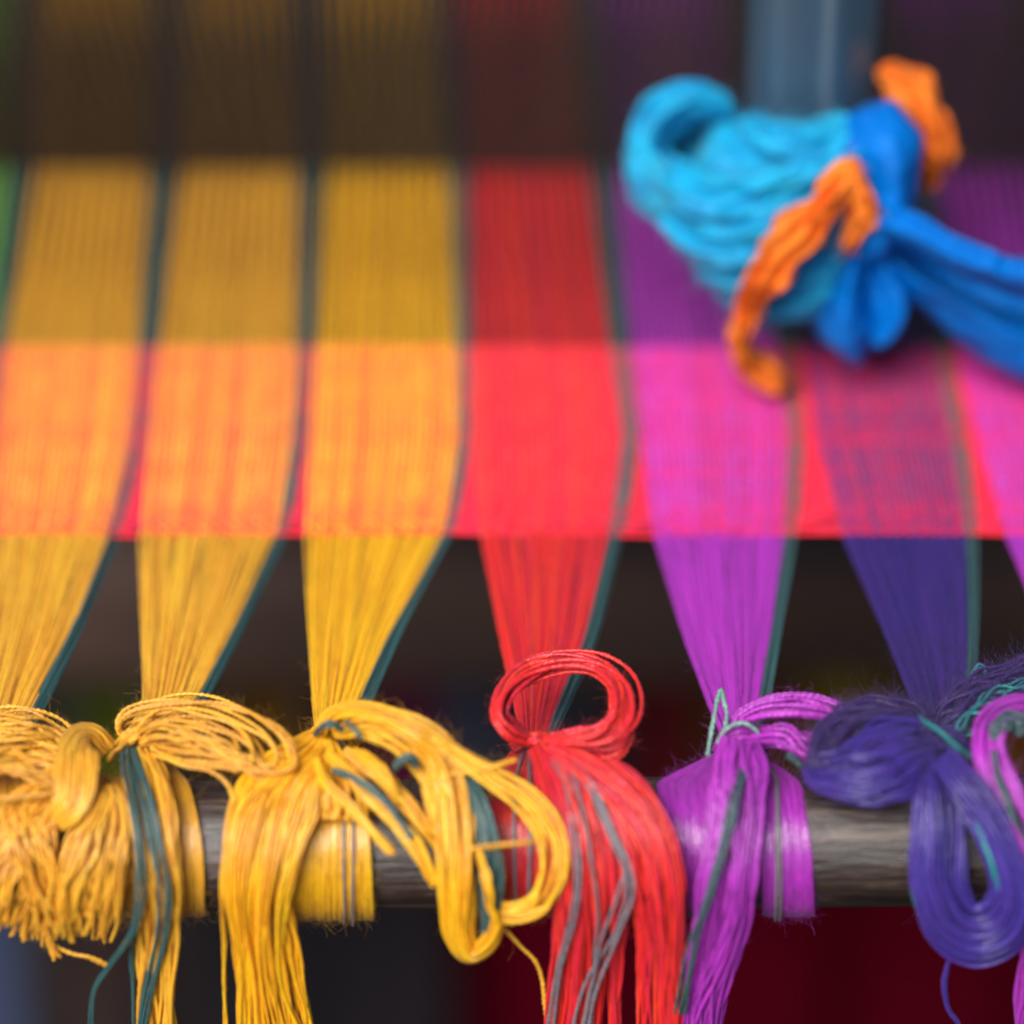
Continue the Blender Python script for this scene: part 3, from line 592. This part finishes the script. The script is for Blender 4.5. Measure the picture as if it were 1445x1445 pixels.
# ---- bundle 6: indigo
b = Bundle('indigo yarn bundle with a fat sideways loop and a hanging teardrop loop', 1322, 1030)
b.fan(6, pye=1040)
b.hank('loop', [(1312, 1040, 4, 8), (1296, 1008, 9, 10), (1245, 1000, 11, 12), (1190, 1016, 11, 16), (1160, 1050, 10, 18), (1160, 1085, 9, 16), (1190, 1104, 9, 14)], 34, 'plum', r=.0004, fine=True, jit=5, th=2)
b.hank('loop', [(1318, 1050, 6, 8), (1290, 1030, 10, 18), (1245, 1046, 12, 28), (1200, 1076, 12, 30), (1168, 1092, 11, 24)], 44, 'indigo', r=.00040, jit=4, th=2, clump=8)
b.hank('loop', [(1318, 1056, 8, 10), (1285, 1070, 12, 26), (1240, 1090, 13, 30), (1195, 1100, 12, 26), (1158, 1096, 9, 18), (1146, 1078, 6, 12)], 56, 'indigo', r=.00040, jit=4, th=2.8, clump=9)
b.hank('loop', [(1316, 1080, 8, 12), (1280, 1108, 11, 16), (1230, 1122, 11, 12), (1185, 1116, 9, 10), (1155, 1100, 7, 8)], 26, 'indigo', r=.00042, jit=3, th=2)
b.hank('knot', [(1290, 1072, 2, 12), (1306, 1050, 9, 14), (1330, 1040, 11, 15), (1352, 1056, 9, 15), (1362, 1082, 3, 14)], 20, 'indigo', r=.0004, fine=True, jit=2, even=True, th=.8)
b.hank('teal_binding', [(1288, 1002, 9, 3), (1306, 1018, 12.5, 4), (1328, 1032, 14, 4), (1348, 1050, 12.5, 5), (1374, 1070, 9, 4)], 6, 'jade', r=.0004, fine=True, jit=1.5, th=.6, label='bright teal threads crossing the knot')
b.hank('hanging_loop', [(1314, 1066, 8, 12), (1310, 1120, 9, 16), (1310, 1190, 8, 19), (1312, 1250, 7, 24), (1336, 1308, 7, 26), (1378, 1330, 7, 28), (1420, 1314, 7, 26), (1438, 1270, 7.5, 22), (1428, 1220, 8, 22), (1400, 1160, 9, 20), (1362, 1110, 10, 18), (1326, 1072, 9, 14)], 70, 'indigo', r=.00040, jit=5, th=3.2, clump=9)
b.hank('hanging_loop', [(1320, 1076, 7, 10), (1338, 1130, 7, 16), (1342, 1190, 6, 18), (1346, 1250, 6, 14), (1368, 1290, 6, 13), (1398, 1284, 6.5, 12), (1412, 1250, 7, 12), (1404, 1200, 8, 12), (1372, 1140, 9, 12), (1330, 1084, 8, 10)], 34, 'indigo', r=.00040, jit=4, th=2.4, clump=5)
b.hank('teal_edging', [(1296, 1200, 6, 2), (1288, 1250, 6.5, 3), (1304, 1302, 6.5, 3), (1344, 1346, 6.5, 4), (1385, 1358, 6.5, 5), (1422, 1344, 6.5, 3)], 6, 'jade', r=.00038, jit=1.5, th=.6, label='teal threads along the bottom of the loop')
b.hank('teal_edging', [(1376, 1160, 11, 2), (1396, 1210, 10.5, 2), (1410, 1260, 9.5, 2)], 2, 'jade', r=.00034, jit=1, label='teal threads along the bottom of the loop')
b.hank('stray_thread', [(1342, 1345, 6, 1), (1334, 1385, 6, 3), (1338, 1420, 6, 3), (1356, 1450, 6, 2), (1370, 1490, 6, 2)], 3, 'indigo', fine=True, jit=2)
b.hank('tuft', [(1322, 1030, 6, 10), (1350, 1000, 9, 18), (1390, 975, 10, 22), (1440, 955, 9, 24), (1500, 940, 7, 22)], 36, 'plum', r=.00036, fine=True, jit=7, th=2)
b.hank('tuft', [(1340, 1040, 6, 10), (1370, 1012, 9, 14), (1410, 985, 10, 16), (1470, 968, 8, 16)], 10, 'jade', r=.00034, fine=True, jit=6, th=2, label='teal threads in the dark tuft')
b.hank('tuft', [(1372, 952, 8, 3), (1382, 942, 10, 4), (1392, 950, 9, 3)], 5, 'jade', r=.00030, fine=True, jit=3, label='teal threads in the dark tuft')
b.wrap(1325, 1060, 14, (1292, 1344), (1294, 1352), (1296, 1352), 40, 'indigo')
b.fuzz(900, 'plum', lo=900, hi=1150, ln=(1.2, 4.2))
b.fuzz(300, 'indigo')

# ---- bundle 7: magenta, at the right edge
b = Bundle('magenta yarn bundle cut by the right edge with loops flopping left', 1500, 1040)
b.fan(7)
b.hank('loop', [(1500, 1030, 5, 8), (1460, 992, 10, 10), (1420, 994, 12, 9), (1390, 1018, 13, 10), (1384, 1060, 12.5, 9), (1398, 1110, 11, 9), (1420, 1156, 10, 10), (1450, 1205, 9, 10), (1480, 1260, 8, 10)], 16, 'magenta', r=.0004, jit=3, th=1.4)
b.hank('loop', [(1490, 1020, 6, 8), (1445, 1006, 11, 10), (1412, 1030, 13, 10), (1410, 1060, 12, 10), (1430, 1110, 11, 10), (1460, 1170, 9, 10)], 14, 'magenta', r=.0004, fine=True, jit=3, th=1.4)
b.hank('teal_tuft', [(1402, 1044, 13, 8), (1414, 1022, 15, 10), (1432, 1016, 15, 10), (1446, 1034, 13, 9)], 16, 'teal', r=.00034, fine=True, jit=4, th=1, label='teal tuft inside the magenta loop')
b.hank('teal_tail', [(1402, 1060, 13, 4), (1412, 1100, 12, 4), (1430, 1150, 11, 4), (1452, 1200, 9, 4)], 5, 'teal', r=.00036, jit=2, label='teal threads inside the magenta loop')
b.wrap(1510, 1060, 16, (1446, 1530), (1452, 1530), (1454, 1530), 60, 'magenta')
b.hank('tail', [(1500, 1060, 4, 14), (1490, 1140, 5, 24), (1482, 1240, 5, 26), (1468, 1340, 5, 22), (1452, 1420, 5, 18), (1446, 1500, 5, 18)], 50, 'magenta', jit=5, th=2)
b.fuzz(260, 'magenta')

# ------------------------------------------------------------------ pole, rag and orange strip
PY = 0.178
pb = at(1143, 172, PY); pr = 94 / F * depth(PY, pb[2])
def make_pole():
    s, n = 48, 12; a = np.arange(s) / s * 2 * math.pi
    prof = [(0.86, 0.0), (1.0, 0.001)] + [(1.0, z) for z in np.linspace(0.004, 0.42, n)] + [(0.86, 0.421)]
    V = np.array([[pr * q * math.cos(t), pr * q * math.sin(t), z] for q, z in prof for t in a]); m = len(prof)
    idx = np.arange(m * s).reshape(m, s); nx = np.roll(idx, -1, 1)
    Q = np.stack([idx[:-1], nx[:-1], nx[1:], idx[1:]], -1).reshape(-1, 4)
    return mesh_np('metal_pole', V, Q)
o = link('metal_pole', make_pole(), M_pole); o.location = pb
tag(o, 'blue grey metal pole standing in the top of the blue rag', 'pole')

def rag_mat(name, c1, c2, knit=0.35):
    m, t, bs = new_mat(name); N, Lk = t.nodes, t.links
    tc = N.new('ShaderNodeTexCoord')
    nz = N.new('ShaderNodeTexNoise'); nz.inputs['Scale'].default_value = 90; nz.inputs['Detail'].default_value = 5; Lk.new(tc.outputs['Object'], nz.inputs['Vector'])
    cr = N.new('ShaderNodeValToRGB'); cr.color_ramp.elements[0].color = lin(c1); cr.color_ramp.elements[1].color = lin(c2)
    cr.color_ramp.elements[0].position = .3; cr.color_ramp.elements[1].position = .64
    e = cr.color_ramp.elements.new(.80); e.color = lin(tuple(min(255, int(x * .55 + 95)) for x in c2)) if knit > .3 and c1[2] > 100 else lin(c2)  # pale flecks on the cyan cloth: highlights painted into the colour
    Lk.new(nz.outputs['Fac'], cr.inputs[0]); Lk.new(cr.outputs[0], bs.inputs['Base Color'])
    uv = N.new('ShaderNodeUVMap'); mp = N.new('ShaderNodeMapping'); mp.inputs['Scale'].default_value = (1, 1, 1); Lk.new(uv.outputs[0], mp.inputs[0])
    wv = N.new('ShaderNodeTexWave'); wv.inputs['Scale'].default_value = 0.45; wv.inputs['Distortion'].default_value = 2.0; wv.inputs['Detail Scale'].default_value = 2; Lk.new(mp.outputs[0], wv.inputs['Vector'])
    bp = N.new('ShaderNodeBump'); bp.inputs['Strength'].default_value = knit; bp.inputs['Distance'].default_value = 0.0006; Lk.new(wv.outputs['Fac'], bp.inputs['Height'])
    n2 = N.new('ShaderNodeTexNoise'); n2.inputs['Scale'].default_value = 420; n2.inputs['Detail'].default_value = 5; Lk.new(tc.outputs['Object'], n2.inputs['Vector'])
    b2 = N.new('ShaderNodeBump'); b2.inputs['Strength'].default_value = 0.9; b2.inputs['Distance'].default_value = 0.0016; Lk.new(n2.outputs['Fac'], b2.inputs['Height']); Lk.new(bp.outputs[0], b2.inputs['Normal'])
    Lk.new(b2.outputs[0], bs.inputs['Normal'])
    bs.inputs['Roughness'].default_value = 0.38; bs.inputs['Sheen Weight'].default_value = 0.05; bs.inputs['Sheen Roughness'].default_value = .4
    bs.inputs['Specular IOR Level'].default_value = 0.4 if knit > .3 else 0.12
    if knit < .3: bs.inputs['Sheen Weight'].default_value = 0.0
    return m
M_cyan = rag_mat('cyan_knit_cloth', (0, 130, 186), (6, 176, 218))
M_blue = rag_mat('bright_blue_cloth', (0, 92, 176), (0, 110, 198), 0.12)
M_or = rag_mat('orange_cloth_strip', (226, 104, 26), (242, 134, 44), 0.3)

def sweep(name, path, mat, parent, nfold=2.0, famp=0.25, seed=0, ns=70, nc=56, drift=1.5, rough=0.0006, label=None, power=1.0, side_noise=0.08, cap=True, crease=1.0):
    """cloth rope: path rows px, py, Y(m), half width px, half thickness mm; folds run along it"""
    from mathutils import noise as mn, Vector
    g = np.random.default_rng(seed); P = np.asarray(path, float); C = catmull(P, ns)
    W = np.array([at(c[0], c[1], c[2]) for c in C]); T = np.gradient(W, axis=0); T /= np.linalg.norm(T, axis=1, keepdims=True)
    view = np.array([0, CT, -ST]); S_ = np.cross(T, view); S_ /= np.linalg.norm(S_, axis=1, keepdims=True) + 1e-9
    Nn = np.cross(S_, T); Nn *= -np.sign((Nn @ view))[:, None]
    a = C[:, 3] / F * depth(W[:, 1], W[:, 2]); bth = C[:, 4] * .001
    q = np.linspace(0, 1, ns)
    if cap:
        e = np.minimum(1, np.sqrt(np.clip(np.minimum(q, 1 - q) / 0.05, 0.0, 1)) + .02); a = a * e; bth = bth * e
    t = np.arange(nc) / nc * 2 * math.pi; ph = g.uniform(0, 6.28, 4)
    V = np.empty((ns, nc, 3)); UVv = np.empty((ns, nc, 2))
    for i in range(ns):
        cx = np.sign(np.cos(t)) * np.abs(np.cos(t)) ** power; sx = np.sin(t)
        fold = np.sin(nfold * math.pi * cx + ph[0] + drift * q[i] * 3) + .5 * np.sin(nfold * 2.3 * math.pi * cx + ph[1] - drift * q[i] * 4)
        wob = 1 + side_noise * np.sin(q[i] * 11 + ph[2]) + side_noise * .6 * np.sin(q[i] * 23 + ph[3])
        h = bth[i] * (sx + famp * fold * np.abs(sx) ** .5)
        V[i] = W[i] + np.outer(cx * a[i] * wob, S_[i]) + np.outer(h, Nn[i])
        UVv[i] = np.stack([t / 6.283 * 2 * (a[i] + bth[i]) * 2 * 1000, np.full(nc, q[i] * 60)], -1)
    Vf = V.reshape(-1, 3)
    if rough:
        for k in range(len(Vf)):
            r1 = 1 - 2 * abs(mn.noise(Vector((Vf[k][0] * 70 + seed, Vf[k][1] * 50, Vf[k][2] * 95))))
            Vf[k] += np.array([0, -.8, .5]) * (r1 ** 3 if r1 > 0 else 0) * crease * 0.0022
            n = mn.noise_vector(Vector(Vf[k] * 130)) + 0.5 * mn.noise_vector(Vector(Vf[k] * 320)); Vf[k] += np.array(n) * rough
    idx = np.arange(ns * nc).reshape(ns, nc); nx = np.roll(idx, -1, 1)
    Q = np.stack([idx[:-1], nx[:-1], nx[1:], idx[1:]], -1).reshape(-1, 4)
    uvq = UVv.reshape(-1, 2)[Q.ravel()]
    me = mesh_np(name, Vf, Q, uvq)
    return link(name, me, mat, parent, label)
rag = thing('blue_rag', 'crumpled blue rag bound round the foot of the metal pole', 'rag', at(1110, 440, 0.155))
CY = 'cyan knitted cloth wound round the pole foot'; BL = 'bright blue cloth end hanging below the knot'; TL = 'bright blue cloth tail running off to the right'
sweep('wrapped_cloth', [(1142, 172, .168, 92, 10), (1132, 208, .167, 102, 16), (1112, 246, .165, 120, 19), (1092, 290, .161, 126, 19), (1082, 335, .157, 108, 17), (1090, 380, .155, 84, 13), (1104, 418, .153, 60, 9), (1118, 440, .152, 36, 6)],
      M_cyan, rag, nfold=2.2, famp=.10, seed=3, ns=90, nc=80, drift=1.0, rough=.0012, power=.9, label=CY)
for k, p in enumerate(([(1050, 184, .166, 20, 4), (1090, 196, .154, 28, 5), (1140, 200, .152, 30, 5), (1190, 192, .153, 28, 5), (1222, 182, .158, 24, 4)],
          [(948, 262, .158, 30, 7), (1000, 282, .149, 38, 7), (1060, 280, .146, 42, 7), (1130, 256, .145, 40, 7), (1190, 228, .148, 32, 6), (1226, 205, .154, 22, 5)],
          [(950, 318, .157, 24, 6), (1000, 338, .148, 38, 7), (1070, 334, .144, 42, 7), (1140, 306, .144, 40, 7), (1204, 270, .147, 32, 6)],
          [(985, 366, .155, 22, 5), (1034, 386, .148, 32, 6), (1092, 384, .145, 38, 7), (1150, 356, .145, 36, 6), (1206, 320, .148, 26, 6)],
          [(1024, 412, .153, 16, 4), (1072, 426, .149, 24, 5), (1120, 424, .147, 30, 6), (1166, 400, .147, 28, 6), (1206, 366, .149, 22, 5)])):
    sweep('wrapped_cloth', p, M_cyan, rag, nfold=1.3 + .3 * k, famp=.3, seed=60 + k, ns=80, nc=80, drift=2.6, rough=.0010, label=CY, crease=.35)
sweep('cloth_loop', [(1046, 258, .156, 36, 8), (990, 284, .156, 46, 10), (938, 264, .159, 44, 11), (914, 216, .163, 34, 10), (928, 168, .166, 36, 10), (964, 148, .168, 32, 9), (1000, 152, .170, 20, 7), (1022, 160, .172, 12, 5)],
      M_cyan, rag, nfold=1.6, famp=.26, seed=9, rough=.001, label='cyan cloth loop sticking out left of the pole')
sweep('cloth_loop', [(950, 236, .176, 14, 4), (980, 206, .178, 36, 5), (1016, 186, .179, 34, 5), (1050, 178, .180, 16, 4)], M_cyan, rag, nfold=1, famp=.2, seed=70, label='shaded inside of the cyan cloth loop')
sweep('cloth_panel', [(1218, 150, .157, 38, 8), (1234, 188, .154, 56, 12), (1244, 235, .150, 56, 13), (1248, 285, .147, 46, 12), (1238, 325, .147, 34, 10), (1226, 352, .148, 26, 8)],
      M_blue, rag, nfold=.8, famp=.10, seed=21, rough=.0003, crease=.3, label='smooth bright blue cloth panel right of the pole')
for p, sd_, nf in (([(1214, 350, .148, 18, 6), (1200, 385, .145, 24, 8), (1192, 430, .144, 34, 9), (1194, 468, .145, 32, 8), (1202, 498, .147, 16, 4)], 30, .8),
                   ([(1222, 350, .150, 18, 6), (1236, 385, .148, 26, 8), (1250, 425, .147, 30, 9), (1246, 455, .147, 26, 7), (1226, 480, .148, 14, 4)], 31, .7),
                   ([(1180, 396, .152, 14, 5), (1166, 432, .152, 20, 6), (1170, 464, .152, 18, 5), (1188, 486, .151, 10, 3)], 33, .6)):
    sweep('knot_end', p, M_blue, rag, nfold=nf, famp=.16, seed=sd_, rough=.0005, crease=.5, drift=.3, label=BL)
for p, sd_, nf in (([(1246, 316, .143, 24, 8), (1290, 328, .134, 22, 10), (1345, 356, .130, 22, 10), (1400, 380, .130, 24, 11), (1470, 400, .130, 27, 11), (1580, 440, .130, 30, 10)], 40, .6),
                   ([(1236, 350, .158, 24, 4), (1290, 376, .165, 38, 4), (1350, 404, .166, 42, 4), (1420, 436, .162, 44, 4), (1580, 500, .154, 46, 4)], 42, .8),
                   ([(1238, 362, .152, 16, 6), (1290, 404, .147, 20, 9), (1350, 440, .144, 26, 10), (1410, 474, .143, 40, 10), (1470, 498, .143, 48, 10), (1580, 560, .141, 52, 9)], 44, .9)):
    sweep('cloth_tail', p, M_blue, rag, nfold=nf, famp=.22, seed=sd_, rough=.0006, crease=.6, drift=.5, label=TL)
cord = thing('orange_strip', 'frayed orange cloth strip looped over the blue rag', 'cloth strip', at(1110, 540, .144))
sweep('strip_end', [(1196, 226, .136, 14, 1.38), (1180, 262, .134, 26, 2.20), (1144, 310, .132, 30, 2.48), (1104, 352, .132, 30, 2.48), (1074, 394, .133, 27, 2.20), (1052, 440, .135, 20, 2.20), (1042, 478, .137, 19, 2.20), (1054, 510, .139, 20, 1.93), (1084, 530, .141, 20, 1.65), (1112, 540, .142, 14, 1.38)],
      M_or, cord, nfold=2.6, famp=.9, seed=50, rough=.0015, side_noise=.14)
sweep('strip_end', [(1190, 228, .137, 12, 1.38), (1206, 262, .136, 20, 2.20), (1214, 300, .136, 20, 2.20), (1204, 330, .136, 15, 1.65), (1198, 350, .137, 8, 1.10)], M_or, cord, nfold=2, famp=.8, seed=53, rough=.001)
sweep('strip_end', [(1236, 100, .168, 10, 1.65), (1262, 112, .166, 24, 2.75), (1296, 145, .165, 30, 3.30), (1314, 190, .164, 28, 3.30), (1312, 228, .165, 26, 2.75), (1302, 262, .167, 24, 2.20)], M_or, cord, nfold=2.3, famp=.8, seed=57, rough=.0015)

# loose fibres and frayed threads on the rag and the orange strip
def fray(parent, mat_of, n, ln, rad, pick=None):
    src = [(np.array([v.co[:] for v in o.data.vertices]), np.array([v.normal[:] for v in o.data.vertices]), o) for o in parent.children if o.type == 'MESH' and (pick is None or pick(o))]
    for mat in mat_of:
        ss = [q for q in src if q[2].data.materials[0] == mat]
        if not ss: continue
        V = np.concatenate([q[0] for q in ss]); Nv = np.concatenate([q[1] for q in ss]); k = rng.integers(0, len(V), n)
        t = np.linspace(0, 1, 7)[None, :, None]; L = rng.uniform(*ln, n)[:, None, None] * .001
        d = Nv[k] + rng.normal(0, .7, (n, 3)); d /= np.linalg.norm(d, axis=1, keepdims=True); e = rng.normal(0, 1, (n, 3)) + np.array([0, 0, -.4])
        P = V[k][:, None] + L * (t * d[:, None] + .45 * t ** 2 * e[:, None])
        tubes_obj('loose_fibres', P, np.full(n, rad), mat_of[mat], parent, sides=3)
bpy.context.view_layer.update()
fray(rag, {M_cyan: yarn('cyan_fibre', (10, 160, 205), sheen=.05)}, 2600, (0.8, 3.0), .00006)
fray(cord, {M_or: yarn('orange_fibre', (236, 120, 36), sheen=.05)}, 600, (0.5, 2.2), .00007)
